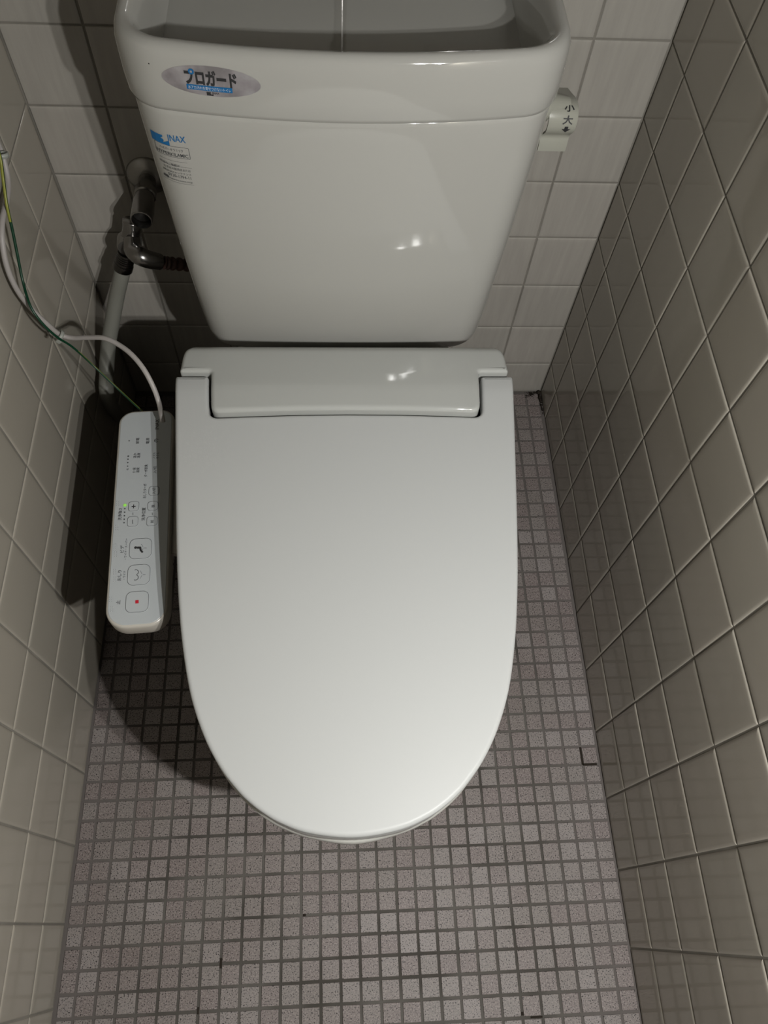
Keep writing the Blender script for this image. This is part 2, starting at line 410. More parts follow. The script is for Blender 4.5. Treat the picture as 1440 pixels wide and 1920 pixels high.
def at_surf(u, v, bvh):
    d = px_ray(u, v); h = bvh.ray_cast(CAM, d.normalized()); return h[0]
def drape(me, bvh, lift=.0003):
    for v in me.vertices:
        h = bvh.ray_cast(Vector((v.co.x, -.6, v.co.z)), Vector((0, 1, 0)))
        if h[0] is not None:
            # v.co.y carries the small lift of the layer (negative = towards the room)
            v.co = Vector((v.co.x, h[0].y+v.co.y-lift, v.co.z))
FONT_OFF = 0.0
def text_mesh(s, cap, width=None, bold=0.0, shear=0.0, extrude=.00012, res=2):
    """text centred at the origin in the XY plane; cap = letter height in metres; width = wanted total width"""
    cu = bpy.data.curves.new('lettering', 'FONT'); cu.body = s; cu.size = 1.0; cu.align_x = 'CENTER'; cu.shear = shear
    cu.resolution_u = res; cu.offset = bold; cu.fill_mode = 'FRONT'
    o = bpy.data.objects.new('lettering', cu); COL.objects.link(o)
    bpy.context.view_layer.update()
    dg = bpy.context.evaluated_depsgraph_get()
    me = bpy.data.meshes.new_from_object(o.evaluated_get(dg)); bpy.data.objects.remove(o, do_unlink=True); bpy.data.curves.remove(cu)
    if len(me.vertices) == 0: return me
    xs_ = [v.co.x for v in me.vertices]; ys_ = [v.co.y for v in me.vertices]
    x0, x1, y0, y1 = min(xs_), max(xs_), min(ys_), max(ys_)
    sy = cap/max(1e-6, y1-y0); sx = (width/max(1e-6, x1-x0)) if width else sy
    for v in me.vertices: v.co = Vector(((v.co.x-(x0+x1)/2)*sx, (v.co.y-(y0+y1)/2)*sy, 0))
    return me
def xz_place(me, c, rot=0.0, layer=0.0):
    cr, sr = math.cos(rot), math.sin(rot)
    for v in me.vertices:
        x, y = v.co.x, v.co.y; v.co = Vector((c.x+x*cr-y*sr, -layer, c.z+x*sr+y*cr))
def flat_bm(pts2, c, layer=0.0, sub_n=0):
    """thin flat print from a closed 2D outline, cut into strips so that it can follow the curve"""
    bm = bmesh.new(); vs = [bm.verts.new((c.x+x, -layer, c.z+y)) for x, y in pts2]; bm.faces.new(vs)
    x0, x1 = min(p[0] for p in pts2)+c.x, max(p[0] for p in pts2)+c.x
    n = max(2, int((x1-x0)/.004))
    for k in range(1, n):
        g = bm.verts[:]+bm.edges[:]+bm.faces[:]
        bmesh.ops.bisect_plane(bm, geom=g, plane_co=(x0+(x1-x0)*k/n, 0, 0), plane_no=(1, 0, 0))
    z0, z1 = min(p[1] for p in pts2)+c.z, max(p[1] for p in pts2)+c.z; n = int((z1-z0)/.003)
    for k in range(1, n):
        g = bm.verts[:]+bm.edges[:]+bm.faces[:]
        bmesh.ops.bisect_plane(bm, geom=g, plane_co=(0, 0, z0+(z1-z0)*k/n), plane_no=(0, 0, 1))
    return bm
def print_flat(name, pts2, c, m, parent, bvh, layer=0.0, label=None):
    bm = flat_bm(pts2, c, layer); me = bpy.data.meshes.new(name); bm.to_mesh(me); bm.free(); drape(me, bvh)
    o = link(name, me, m, parent, smooth=False, label=label); return o
def print_text(s, c, cap, width, m, parent, bvh, bold=0.0, layer=.0002, shear=0, name='lettering', label=None):
    me = text_mesh(s, cap, width, bold, shear); xz_place(me, c, 0, layer); drape(me, bvh)
    return link(name, me, m, parent, smooth=False, label=label)
def frame_bm(w_, h_, t, c, r=.0012):
    def rr(a, b, r):
        o = []
        for cx_, cy_, a0 in ((a-r, b-r, 0), (-a+r, b-r, 90), (-a+r, -b+r, 180), (a-r, -b+r, 270)):
            for k in range(5): t_ = math.radians(a0+90*k/4); o.append((cx_+r*math.cos(t_), cy_+r*math.sin(t_)))
        return o
    A, B = rr(w_/2, h_/2, r), rr(w_/2-t, h_/2-t, max(r-t, .0003)); bm = bmesh.new()
    va = [bm.verts.new((c.x+x, -.0001, c.z+y)) for x, y in A]; vb = [bm.verts.new((c.x+x, -.0001, c.z+y)) for x, y in B]
    n = len(A)
    for i in range(n): bm.faces.new((va[i], va[(i+1) % n], vb[(i+1) % n], vb[i]))
    es = [e for e in bm.edges if e.calc_length() > .004]
    bmesh.ops.subdivide_edges(bm, edges=es, cuts=8)
    return bm
def print_group(name, meshes, m, parent, label=None):
    V, Fs = [], []
    for me in meshes:
        k = len(V); V += [tuple(v.co) for v in me.vertices]; Fs += [tuple(k+i for i in p.vertices) for p in me.polygons]
    me = bpy.data.meshes.new(name); me.from_pydata(V, [], Fs)
    return link(name, me, m, parent, smooth=False, label=label)
# oval foil sticker on the cistern lid
c = at_surf(396, 153, lid_bvh)
el = [(.0440*math.cos(t), .0140*math.sin(t)) for t in [2*PI*k/64 for k in range(64)]]
print_flat('oval_sticker', el, c, M_FOIL, tank_lid, lid_bvh, 0, label='silver oval foil sticker with black and blue print')
c1 = at_surf(395, 147, lid_bvh)
print_text('プロガード', c1, .0146, .0465, M_INK, tank_lid, lid_bvh, bold=.05, layer=.0003, shear=.0)
cb = at_surf(358, 133, lid_bvh)
print_flat('blue_ring', [(.0026*math.cos(t), .0026*math.sin(t)) for t in [2*PI*k/20 for k in range(20)]], cb, M_BLUE, tank_lid, lid_bvh, .0005)
print_flat('silver_spot', [(.0011*math.cos(t), .0011*math.sin(t)) for t in [2*PI*k/14 for k in range(14)]], cb, M_FOIL, tank_lid, lid_bvh, .0007)
c2 = at_surf(393, 165.5, lid_bvh)
print_flat('blue_band', [(-.0205, -.0024), (.0205, -.0024), (.0205, .0024), (-.0205, .0024)], c2, M_BLUE, tank_lid, lid_bvh, .0003)
print_text('水アカ汚れを寄せつけないトイレ', c2, .0034, .0385, M_WHITE_INK, tank_lid, lid_bvh, layer=.0005)
def brand_mark(c, s, m, parent, bvh, layer=.0003):
    # a solid block whose right half is stepped and notched
    pts = [(-1, .42), (.35, .42), (.35, .25), (.10, .12), (.42, -.05), (.30, -.30), (1.0, -.02), (1.0, -.52), (.3, -.50), (-1, -.50)]
    return print_flat('brand_mark', [(x*s, (y+.05)*s*1.2) for x, y in pts], c, m, parent, bvh, layer)
c3 = at_surf(394, 175.5, lid_bvh)
brand_mark(c3, .0030, M_INK, tank_lid, lid_bvh)
c3b = at_surf(405, 174.5, lid_bvh); print_text('INAX', c3b, .0020, .0062, M_INK, tank_lid, lid_bvh, bold=.01, layer=.0003)
# small rust speck on the cistern lid
cs = at_surf(279, 119, lid_bvh); print_flat('speck', [(.0007*math.cos(t), .0006*math.sin(t)) for t in [2*PI*k/10 for k in range(10)]], cs, M_GRIME, tank_lid, lid_bvh, 0)
# printed marks on the tank front
cm = at_surf(300, 259, tank_bvh); brand_mark(cm, .0090, M_BLUE, tank, tank_bvh)
cm2 = at_surf(331, 260, tank_bvh); print_text('INAX', cm2, .0070, .0172, M_BLUE, tank, tank_bvh, bold=.012)
cf = at_surf(323, 284, tank_bvh)
bm = frame_bm(.0345, .0128, .0004, cf); me = bpy.data.meshes.new('label_frame'); bm.to_mesh(me); bm.free(); drape(me, tank_bvh); link('label_frame', me, M_INKG, tank, smooth=False)
print_text('ハイパーキラミック', at_surf(321, 280, tank_bvh), .0033, .0235, M_INKG, tank, tank_bvh)
print_text('HYPERKILAMIC', at_surf(323.5, 289, tank_bvh), .0040, .0315, M_INKG, tank, tank_bvh, bold=.01)
for s, (u, v), cap, wd in (('修理のご依頼は', (318, 306.5), .0030, .0205), ('お求めの販売店または', (332, 317), .0030, .0275), ('(株)INAXメンテナンス', (332, 324), .0030, .0290),
                           ('0120-1794-11', (337, 331), .0036, .0235), ('http://www.i-mate.co.jp', (334, 338), .0027, .0300)):
    print_text(s, at_surf(u, v, tank_bvh), cap, wd, M_INKG, tank, tank_bvh)
ct = at_surf(312, 327, tank_bvh); print_flat('telephone_mark', [(-.0030, -.0010), (-.0022, .0012), (.0022, .0012), (.0030, -.0010), (.0022, -.0018), (-.0022, -.0018)], ct, M_INKG, tank, tank_bvh, .0002)
for (u, v), wd in (((325, 301.5), .028), ((332, 311.5), .030), ((335, 342.5), .032)):
    print_flat('rule', [(-wd/2, -.00014), (wd/2, -.00014), (wd/2, .00014), (-wd/2, .00014)], at_surf(u, v, tank_bvh), M_INKG, tank, tank_bvh, .0001)

# flush lever on the right side of the tank
bm = bmesh.new()
x0_, x1_ = .5985, .6290
prof = [(-.120, .7050), (-.136, .7105), (-.150, .7155), (-.161, .7175), (-.1705, .7148), (-.1760, .7080), (-.1775, .6990), (-.1750, .6910), (-.1695, .6850), (-.1680, .6805), (-.1690, .6760), (-.1698, .6700), (-.1700, .6650)]
prof = [(p.x, p.y) for p in catmull([(a, b, 0) for a, b in prof], 4)]
th_ = .0022
def off(i):
    a = Vector(prof[max(i-1, 0)]); b = Vector(prof[min(i+1, len(prof)-1)]); d = (b-a).normalized(); return Vector((-d.y, d.x))
rings = []
for i, (y_, z_) in enumerate(prof):
    n_ = off(i); n_ = n_ if n_.x > 0 else n_
    yi, zi = y_-n_.x*th_*-1, z_-n_.y*th_*-1
    yo, zo = y_, z_
    t = i/(len(prof)-1); xa = x0_-.002*(t > .7)+(.004 if t > .75 else 0)*0; xb = x1_-.0015*abs(t-.4)*2
    e = .0009
    rings.append([Vector((xa, yo, zo)), Vector((xb-e, yo, zo)), Vector((xb, (yo*.7+yi*.3), (zo*.7+zi*.3))), Vector((xb, yi, zi)), Vector((xa, yi, zi))])
loft(bm, rings)
lever = part('flush_lever', bm, M_LEVER, angle=50, label='ivory plastic flush lever')
bm = bmesh.new(); lathe(bm, (.580, -.160, .712), (1, 0, 0), [(0, .015), (.018, .015), (.0205, .012), (.040, .0085), (.0420, .006)]); sub('lever_hub', bm, M_LEVER, lever)
bm = bmesh.new(); box(bm, (.6215, -.190, .664), (.6240, -.158, .724), .001)
bm.free()
lev_bm = bmesh.new(); loft(lev_bm, rings); lev_bm.normal_update(); lev_bvh = BVHTree.FromBMesh(lev_bm); lev_bm.free()
def lev_text(s, u, v, cap, wd, bold):
    h = at_surf(u, v, lev_bvh)
    if h is None: return
    hit = lev_bvh.find_nearest(h); n = hit[1]; n = n if n.y < 0 else -n
    ux = Vector((1, 0, 0)); uy = n.cross(ux).normalized()*1; uy = uy if uy.z > 0 else -uy
    me = text_mesh(s, cap, wd, bold)
    for q in me.vertices: q.co = h+ux*q.co.x+uy*q.co.y+n*.0005
    link('lettering', me, M_INK, lever, smooth=False)
lev_text('小', 1068, 202, .0088, .0105, .02); lev_text('大', 1065, 225, .0090, .0105, .02)
def lev_arrow(u, v, up):
    h = at_surf(u, v, lev_bvh)
    if h is None: return
    hit = lev_bvh.find_nearest(h); n = hit[1]; n = n if n.y < 0 else -n
    uy = n.cross(X).normalized(); uy = uy if uy.z > 0 else -uy; s = 1 if up else -1
    pts = [(0, .0038), (.0048, -.0004), (.0018, -.0002), (.0018, -.0034), (-.0018, -.0034), (-.0018, -.0002), (-.0048, -.0004)]
    bm = bmesh.new(); bm.faces.new([bm.verts.new(h+X*a+uy*b*s+n*.0005) for a, b in pts]); sub('arrow_mark', bm, M_INK, lever, smooth=False)
lev_arrow(1068, 187, True); lev_arrow(1061, 242, False)

# ---- seat unit, lid and seat
CS = .3878
HW = [(-.302, .2000), (-.315, .2010), (-.33, .2012), (-.345, .2003), (-.36, .1992), (-.40, .1963), (-.45, .1925), (-.50, .1886), (-.55, .1843), (-.60, .1789), (-.65, .1714), (-.70, .1600), (-.74, .1446), (-.77, .1272),
      (-.79, .1107), (-.80, .1003), (-.81, .0872), (-.82, .0700), (-.83, .0425), (-.8352, 0.0)]
def hw_at(y, tab=HW):
    for (a, ha), (b, hb) in zip(tab[:-1], tab[1:]):
        if a >= y >= b: return ha+(hb-ha)*(y-a)/(b-a)
    return 0
def outline_half(tab, per=6):
    """smooth right half of the outline from rear to the tip"""
    full = [(h, y, 0) for y, h in tab]; full += [(-h, y, 0) for h, y, _ in reversed(full[-4:-1])]
    pts = catmull(full, per)[:per*(len(tab)-1)+1]; return [(max(0, p.x), p.y) for p in pts]
def offset_poly(P, d):
    """inward offset of a closed 2D polygon (counter-clockwise) by d"""
    n = len(P); out = []
    for i in range(n):
        a, b, c_ = Vector(P[i-1]), Vector(P[i]), Vector(P[(i+1) % n])
        e1 = (b-a); e2 = (c_-b)
        if e1.length < 1e-9: e1 = e2
        if e2.length < 1e-9: e2 = e1
        n1 = Vector((-e1.y, e1.x)).normalized(); n2 = Vector((-e2.y, e2.x)).normalized()
        m_ = (n1+n2); m_ = m_.normalized() if m_.length > 1e-6 else n1
        k = d/max(.5, m_.dot(n1)); out.append((b.x+m_.x*k, b.y+m_.y*k))
    return out
def area(P): return sum(P[i-1][0]*P[i][1]-P[i][0]*P[i-1][1] for i in range(len(P)))/2
def pad(P, top, bot, r, rb=.002, bow_side=0.0, cut=.01, seg=5, extra=()):
    """solid with plan outline P, upper face z = top(x, y), rounded upper edge r"""
    if area(P) < 0: P = list(reversed(P))
    bm = bmesh.new(); rings = []
    for ins, dz in ((rb, 0), (0, rb)):
        Q = offset_poly(P, ins+bow_side) if ins+bow_side else P; rings.append([Vector((x, y, (bot(x, y) if callable(bot) else bot)+dz)) for x, y in Q])
    if bow_side:
        rings.append([Vector((x, y, .5*((bot(x, y) if callable(bot) else bot)+top(x, y)))) for x, y in offset_poly(P, bow_side*.25)])
    for k in range(seg+1):
        t = PI/2*k/seg; Q = offset_poly(P, r*(1-math.cos(t))) if k else P
        rings.append([Vector((x, y, top(x, y)-r*(1-math.sin(t)))) for x, y in Q])
    Q = offset_poly(P, r+.0012); rings.append([Vector((x, y, top(x, y))) for x, y in Q])     # flat rim, keeps the shading of the face even
    vs = loft(bm, rings, True, True)
    capf = [f for f in bm.faces if len(f.verts) == len(P)]
    capf = max(capf, key=lambda f: sum(v.co.z for v in f.verts))
    # cut the cap into strips so that it can take the height function
    ys = [v.co.y for v in capf.verts]; xs_ = [v.co.x for v in capf.verts]; y0, y1 = min(ys), max(ys)
    z_top = {v for v in capf.verts}
    flatz = max(v.co.z for v in bm.verts)+.01
    for v in z_top: v.co.z = flatz
    geom = [capf]+list(capf.edges)+list(capf.verts)
    def cutset(co, no):
        g = [f for f in bm.faces if all(abs(v.co.z-flatz) < 1e-6 for v in f.verts)]
        g2 = g+list({e for f in g for e in f.edges})+list({v for f in g for v in f.verts})
        bmesh.ops.bisect_plane(bm, geom=g2, plane_co=co, plane_no=no)
    ny = int((y1-y0)/cut)
    for yc_ in sorted([y0+(y1-y0)*k/(ny+1)+.00013 for k in range(1, ny+1)]+list(extra)): cutset((0, yc_, 0), (0, 1, 0))
    for f in [f for f in bm.faces if all(abs(v.co.z-flatz) < 1e-6 for v in f.verts)]:
        if len(f.verts) > 4: bmesh.ops.triangulate(bm, faces=[f])
    for v in bm.verts:
        if abs(v.co.z-flatz) < 1e-6: v.co.z = top(v.co.x, v.co.y)
    return bm
def z_lid(x, y):
    t = min(1, max(0, (-.33-y)/.505)); z = .4755+(.4385-.4755)*t
    t = y+.354
    if t > 0: z -= (.16*t*t/.036 if t < .018 else .16*(t-.009))       # rolls down towards the hinge
    return z
def rounded_path(pts, rs, n=6):
    out = []
    for i, (p, r) in enumerate(zip(pts, rs)):
        if r <= 0 or i in (0, len(pts)-1): out.append(tuple(p)); continue
        a, b, c_ = Vector(pts[i-1]), Vector(p), Vector(pts[i+1])
        d1 = (a-b).normalized(); d2 = (c_-b).normalized(); A = b+d1*r; B = b+d2*r
        for k in range(n+1):
            t = k/n; q = A*(1-t)**2+b*2*t*(1-t)+B*t*t; out.append((q.x, q.y))
    return out
GAP = .0030
def arc_front(x): return -.3790-.0045*(x/.16)**2         # front edge of the unit's tongue
def notch(g):
    """right half of the gap between lid ears and unit tongue, from the outer end to the centre; g>0 belongs to the lid"""
    xi = .1612+g; yr = -.3240
    p = [(.2010, yr-g*1.5), (xi+.0000, yr-g*1.5), (xi-.0015, -.350), (xi-.004, arc_front(.155)-g), (.120, arc_front(.120)-g), (.06, arc_front(.06)-g), (0, arc_front(0)-g)]
    return rounded_path(p, [0, .004, .006, .011, .006, .006, 0])
def mirror_close(half):   # half from centre rear ... to centre front, x>=0
    R_ = [(CS+x, y) for x, y in half]; L_ = [(CS-x, y) for x, y in reversed(half) if x > 1e-6]
    return R_+L_
# lid outline: centre of notch -> out along the notch -> ear rear corner -> side -> tip
nt = notch(GAP/2)
lid_half = list(reversed(nt[1:]))
lid_half = [p for p in lid_half]
side = [p for p in outline_half(HW) if p[1] < -.3295]
ear = rounded_path([lid_half[-1], (hw_at(-.3262)+.0000, -.3262), side[0]], [0, .0022, 0], 4)
lid_half = lid_half+ear[1:-1]+side
lid_poly = mirror_close(lid_half)
bm = pad(lid_poly, z_lid, lambda x, y: z_lid(x, y)-.016, .0042, cut=.008)
toilet_lid = part('toilet_lid', bm, M_PLASTIC, label='closed white oval toilet lid', angle=35)
# unit
def z_unit(x, y):
    z = .4790; t = y+.352
    if t > 0: z -= (.13*t*t/.032 if t < .016 else .13*(t-.008))       # soft ridge, then falling towards the tank
    if y > -.290: z -= 1.1*(y+.290)**2/.034
    return z
un = notch(-GAP/2)
rear = rounded_path([(0, -.2560), (.12, -.2575), (.1935, -.2650), (.1972, -.3195)], [0, .01, .034, 0], 10)
up = [(x, y) for x, y in un]; up[0] = (.1955, up[0][1])
uh = rear[:-1]+[(.1962, -.312)]+rounded_path([(.1967, -.316), (.1965, up[0][1]), up[1]], [0, .003, 0], 4)[1:-1]+up[1:]
unit_poly = mirror_close(uh)
bm = pad(unit_poly, z_unit, .4235, .0050, cut=.004, extra=(-.3180, -.3215))
unit = part('bidet_unit', bm, M_UNIT, label='glossy white seat unit behind the lid', angle=35)
# seat below the lid
HS = [(y, max(0, h-.0010)) for y, h in HW if y <= -.33]; HS[-1] = (-.8348, 0)
seat_half = [(0, -.333), (.15, -.333)]+[(x, y) for x, y in outline_half(HS)]
bm = pad(mirror_close(seat_half), lambda x, y: z_lid(x, -.34 if y > -.34 else y)-.0175, lambda x, y: z_lid(x, -.34 if y > -.34 else y)-.040, .003, cut=.02)
seat = part('seat', bm, M_UNIT, angle=35, label='seat under the lid')
# bowl
def bowl_ring(z, tab_s, y_shift, n=48, yr=-.27, hmin=None, sx=1.0, sy=1.0, yc=-.56):
    hs = [(0, yr), (.09*sx, yr)]
    pts = []
    tip = -.8372
    base = [(0, -.30), (.10, -.30), (.165, -.305), (.183, -.34)]+[(h-.012+.0135*min(1, max(0, (-.52-y)/.22)), y) for y, h in HW if y <= -.40 and h > .03]+[]
    base.append((0, tip)); nb_ = len(base); base += [(-a, b) for a, b in reversed(base[-3:-1])]
    sm = catmull([(a, b, 0) for a, b in base], 5)[:5*(nb_-1)+1]
    half = [(max(0, p.x)*sx, yc+(p.y-yc)*sy+y_shift) for p in sm]
    R_ = [Vector((CS+x, y, z)) for x, y in half]; L_ = [Vector((CS-x, y, z)) for x, y in reversed(half[1:-1])]
    return R_+L_
rings = [bowl_ring(z, None, sh, sx=a, sy=b) for z, a, b, sh in (
    (.001, .56, .70, .08), (.02, .55, .69, .08), (.03, .53, .68, .08), (.12, .50, .66, .085), (.20, .54, .70, .075), (.27, .68, .80, .05), (.33, .85, .92, .02), (.365, .96, .985, .004), (.385, .995, 1.0, 0), (.398, 1.0, 1.0, 0), (.4015, .985, .992, 0))]
bm = bmesh.new(); loft(bm, rings)
part('bowl', bm, M_CERAMIC, label='china bowl and foot')
bm = bmesh.new()   # ceramic shelf carrying the tank
loft(bm, [tank_ring(z, hw, yc, .004, .03, yb) for z, hw, yc, yb in ((.001, .095, -.32, -.06), (.25, .10, -.32, -.05), (.33, .13, -.30, -.035), (.365, .145, -.235, -.03), (.377, .148, -.212, -.03), (.3805, .140, -.205, -.035))])
part('tank_shelf', bm, M_CERAMIC)
bm = bmesh.new(); loft(bm, [tank_ring(z, .150, -.21, .01, .03, -.04) for z in (.380, .394)]); part('tank_gasket', bm, M_BLACKHOLE)
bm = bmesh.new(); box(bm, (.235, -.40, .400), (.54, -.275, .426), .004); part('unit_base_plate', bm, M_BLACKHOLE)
for s in (-1, 1):
    bm = bmesh.new(); lathe(bm, (CS+s*.155, -.62+.2, .0), (0, 0, 1), [(0, .001), (.0005, .001)]); bm.free()

# ---- control panel beside the seat
ZP = .4000
PO = on_z(223, 776, ZP); PF = on_z(195, 1165, ZP); PRr = on_z(322, 780, ZP)
e_f = (PF-PO); e_f.z = 0; e_f.normalize(); e_x = Vector((-e_f.y, e_f.x, 0))     # e_f to the front, e_x to the right
if e_x.x < 0: e_x = -e_x
def rr2(w_, l_, radii, n=8):
    """rounded rectangle 0..w, 0..l ; radii = rear-left, rear-right, front-right, front-left"""
    a, b, c_, d = radii; out = []
    for (cx_, cy_, r, a0) in ((a, a, a, 180), (w_-b, b, b, 270), (w_-c_, l_-c_, c_, 0), (d, l_-d, d, 90)):
        for k in range(n+1): t = math.radians(a0+90*k/n); out.append((cx_+r*math.cos(t), cy_+r*math.sin(t)))
    return out
PW = .0665
R_REAR = on_z(270, 769, ZP); PB = PO+e_f*((R_REAR-PO).dot(e_f)); P_FRONT = on_z(250, 1176, ZP); PLN = (P_FRONT-PB).dot(e_f)
P_L = on_z(210, 960, ZP); xoff = (P_L-PB).dot(e_x); P_R = on_z(321, 960, ZP); PW = (P_R-P_L).dot(e_x)
P0 = PB+e_x*xoff
def pw(x, y, z): q = P0+e_x*x+e_f*y; return Vector((q.x, q.y, z))
def panel_ring(ins, z, grow=0.0):
    pts = rr2(PW-2*ins, PLN-2*ins, [max(.003, r-ins) for r in (.019, .016, .022, .024)])
    return [pw(x+ins, y+ins, z) for x, y in pts]
bm = bmesh.new(); loft(bm, [panel_ring(.004, ZP-.026), panel_ring(.0015, ZP-.0245), panel_ring(.0, ZP-.020), panel_ring(.0, ZP-.004), panel_ring(.0006, ZP-.0016), panel_ring(.0018, ZP-.0004), panel_ring(.0030, ZP-.0002)])
panel = part('control_panel', bm, M_PANEL_BODY, label='bidet control panel with buttons', angle=40)
bm = bmesh.new(); loft(bm, [panel_ring(.0030, ZP-.0004), panel_ring(.0030, ZP+.0002), panel_ring(.0034, ZP+.0005)]); sub('panel_film', bm, M_PANEL, panel, smooth=False)
bm = bmesh.new(); box(bm, (.186, -.362, .385), (.200, -.328, .440), .002); part('panel_bracket', bm, M_PANEL_CLEAR)
bm = bmesh.new(); box(bm, (P0.x+PW-.012, -.52, .383), (.26, -.39, .392), .002); part('panel_arm', bm, M_PANEL_BODY)
ZT = ZP+.0007
def pt(u, v): return on_z(u, v, ZT)
def panel_text(s, u, v, length_px, cap_px, m=None, bold=.008, name='lettering'):
    c = pt(u, v); k = (on_z(u, v-5, ZT)-on_z(u, v+5, ZT)).length/10; kx = (on_z(u-5, v, ZT)-on_z(u+5, v, ZT)).length/10
    me = text_mesh(s, cap_px*kx, length_px*k, bold)
    for q in me.vertices: q.co = c-e_f*q.co.x-e_x*q.co.y
    return link(name, me, m or M_INK, panel, smooth=False)
for s, u, v, ln, cap in (('INAX', 294.5, 795.5, 19, 7), ('電源', 277, 826.5, 11, 6.3), ('節電', 258, 826.5, 11, 6.3), ('温水', 253, 854, 10, 5.8), ('温度', 260, 854, 10, 5.8),
                         ('便座', 251.5, 881.5, 10, 5.8), ('温度', 258.5, 881.5, 10, 5.8), ('ターボ脱臭', 273.5, 882.5, 23, 6.2), ('入/切', 290.5, 881, 13, 6.0), ('ノズル', 289, 854, 12, 5), ('そうじ', 295.5, 854, 12, 5),
                         ('おしりターボ', 271.5, 920.5, 27, 6.2), ('洗浄強さ', 225, 964, 23, 7), ('洗浄位置', 269, 964, 24, 7),
                         ('ビデ', 228.5, 1029.5, 14, 7), ('・ワイド・スーパー', 236, 1029, 39, 4.8), ('おしり', 224, 1079, 20, 7), ('・ワイド', 233, 1078.5, 16, 4.8), ('止', 221.5, 1129.5, 8, 7.5),
                         ('高', 240.5, 855.5, 3.6, 3.6), ('低', 239, 880, 3.6, 3.6)):
    panel_text(s, u, v, ln, cap)
def ring_mesh(P, Q, z0, z1):
    bm = bmesh.new(); a = [bm.verts.new(Vector((p.x, p.y, z1))) for p in P]; b = [bm.verts.new(Vector((q.x, q.y, z1))) for q in Q]
    n = len(P)
    for i in range(n): bm.faces.new((a[i], a[(i+1) % n], b[(i+1) % n], b[i]))
    return bm
def button(u0, u1, v0, v1, rad_px, t=.00042):
    c = pt(.5*(u0+u1), .5*(v0+v1)); kx = (on_z(u0, v0, ZT)-on_z(u1, v0, ZT)).length; ky = (on_z(u0, v0, ZT)-on_z(u0, v1, ZT)).length
    r = rad_px*kx/(u1-u0)
    def rg(ins): return [c+e_x*(x-kx/2+ins)+e_f*(y-ky/2+ins) for x, y in rr2(kx-2*ins, ky-2*ins, [max(.0003, r-ins)]*4, 6)]
    bm = bmesh.new()
    lo, hi = ZT-.0002, ZT+.0004
    R0, R1 = rg(0), rg(.0003); R2 = rg(t+.0003)
    vs = loft(bm, [[Vector((p.x, p.y, lo)) for p in R0], [Vector((p.x, p.y, hi)) for p in R1], [Vector((p.x, p.y, hi)) for p in R2]], True, True)
    bmesh.ops.recalc_face_normals(bm, faces=bm.faces)
    n = len(R0)
    bm.faces.ensure_lookup_table()
    for f in bm.faces:
        if len(f.verts) == 4 and all(abs(v.co.z-hi) < 1e-6 for v in f.verts): f.material_index = 1
    o = obj('button', bm, [M_PANEL, M_INKG], panel, smooth=False); return o
button(278.5, 298.8, 911.5, 929.5, 6.5); button(240.2, 261.5, 940, 959, 6.5); button(276.5, 296.8, 939.7, 958, 6.5)
button(238.4, 259.8, 968, 987.8, 6.5); button(274.5, 295.6, 968, 986.8, 6.5)
button(242.5, 285, 1009.2, 1048, 12); button(239, 281.8, 1058.2, 1097.5, 12); button(235.5, 279, 1108.3, 1148.5, 12)
ZT += .0006
for s, u, v, ln, cap in (('入/切', 288.5, 920.5, 12, 6), ('+', 250.5, 949.5, 7.5, 7.5), ('後', 286.8, 949, 5.5, 6.5), ('前', 285, 977.8, 5.5, 6.0)):
    panel_text(s, u, v, ln, cap, bold=.008)
def bar(u0, v0, u1, v1, wd, m=None, name='mark', parent=None):
    a, b = pt(u0, v0), pt(u1, v1); d = (b-a).normalized(); n = Vector((-d.y, d.x, 0))*wd/2
    bm = bmesh.new(); bm.faces.new([bm.verts.new(q) for q in (a-n, b-n, b+n, a+n)]); return bm
def join_bms(bms):
    out = bmesh.new()
    for b in bms:
        me = bpy.data.meshes.new('t'); b.to_mesh(me); b.free(); out.from_mesh(me); bpy.data.meshes.remove(me)
    return out
def dot_bm(u, v, r, n=12):
    c = pt(u, v); bm = bmesh.new(); bm.faces.new([bm.verts.new(c+Vector((math.cos(2*PI*k/n), math.sin(2*PI*k/n), 0))*r) for k in range(n)]); return bm
def arc_bm(u, v, r, a0, a1, wd, n=16, ex=1.0):
    c = pt(u, v); bm = bmesh.new(); A, B = [], []
    for k in range(n+1):
        t = math.radians(a0+(a1-a0)*k/n); d = Vector((math.cos(t)*ex, -math.sin(t), 0)); A.append(bm.verts.new(c+d*(r-wd/2))); B.append(bm.verts.new(c+d*(r+wd/2)))
    for k in range(n): bm.faces.new((A[k], A[k+1], B[k+1], B[k]))
    return bm
sub('minus_mark', bar(248.6, 974.5, 248.6, 982, .0006), M_INK, panel, smooth=False)
for u, v0, v1 in ((249.4, 961, 966), (285.8, 961, 966)): sub('divider_mark', bar(u, v0, u, v1, .0004), M_INKG, panel, smooth=False)
for u, v in [(242.2, 826.5), (240, 861), (239.6, 867.5), (239.4, 874)]+[(234.2-.39*k, 953.8+6.6*k) for k in range(5)]:
    sub('indicator_dot', dot_bm(u, v, .00085), M_INKG, panel, smooth=False)
sub('indicator_light', dot_bm(234.3, 947.2, .0020), M_LED, panel, smooth=False)
sub('power_mark', join_bms([arc_bm(293.3, 826, .0024, 30, 330, .0006), bar(290.2, 826, 293.3, 826, .0006)]) , M_INK, panel, smooth=False)
sub('stop_mark', bar(256.8, 1125.2, 256.8, 1131.4, .0037), M_RED, panel, smooth=False)
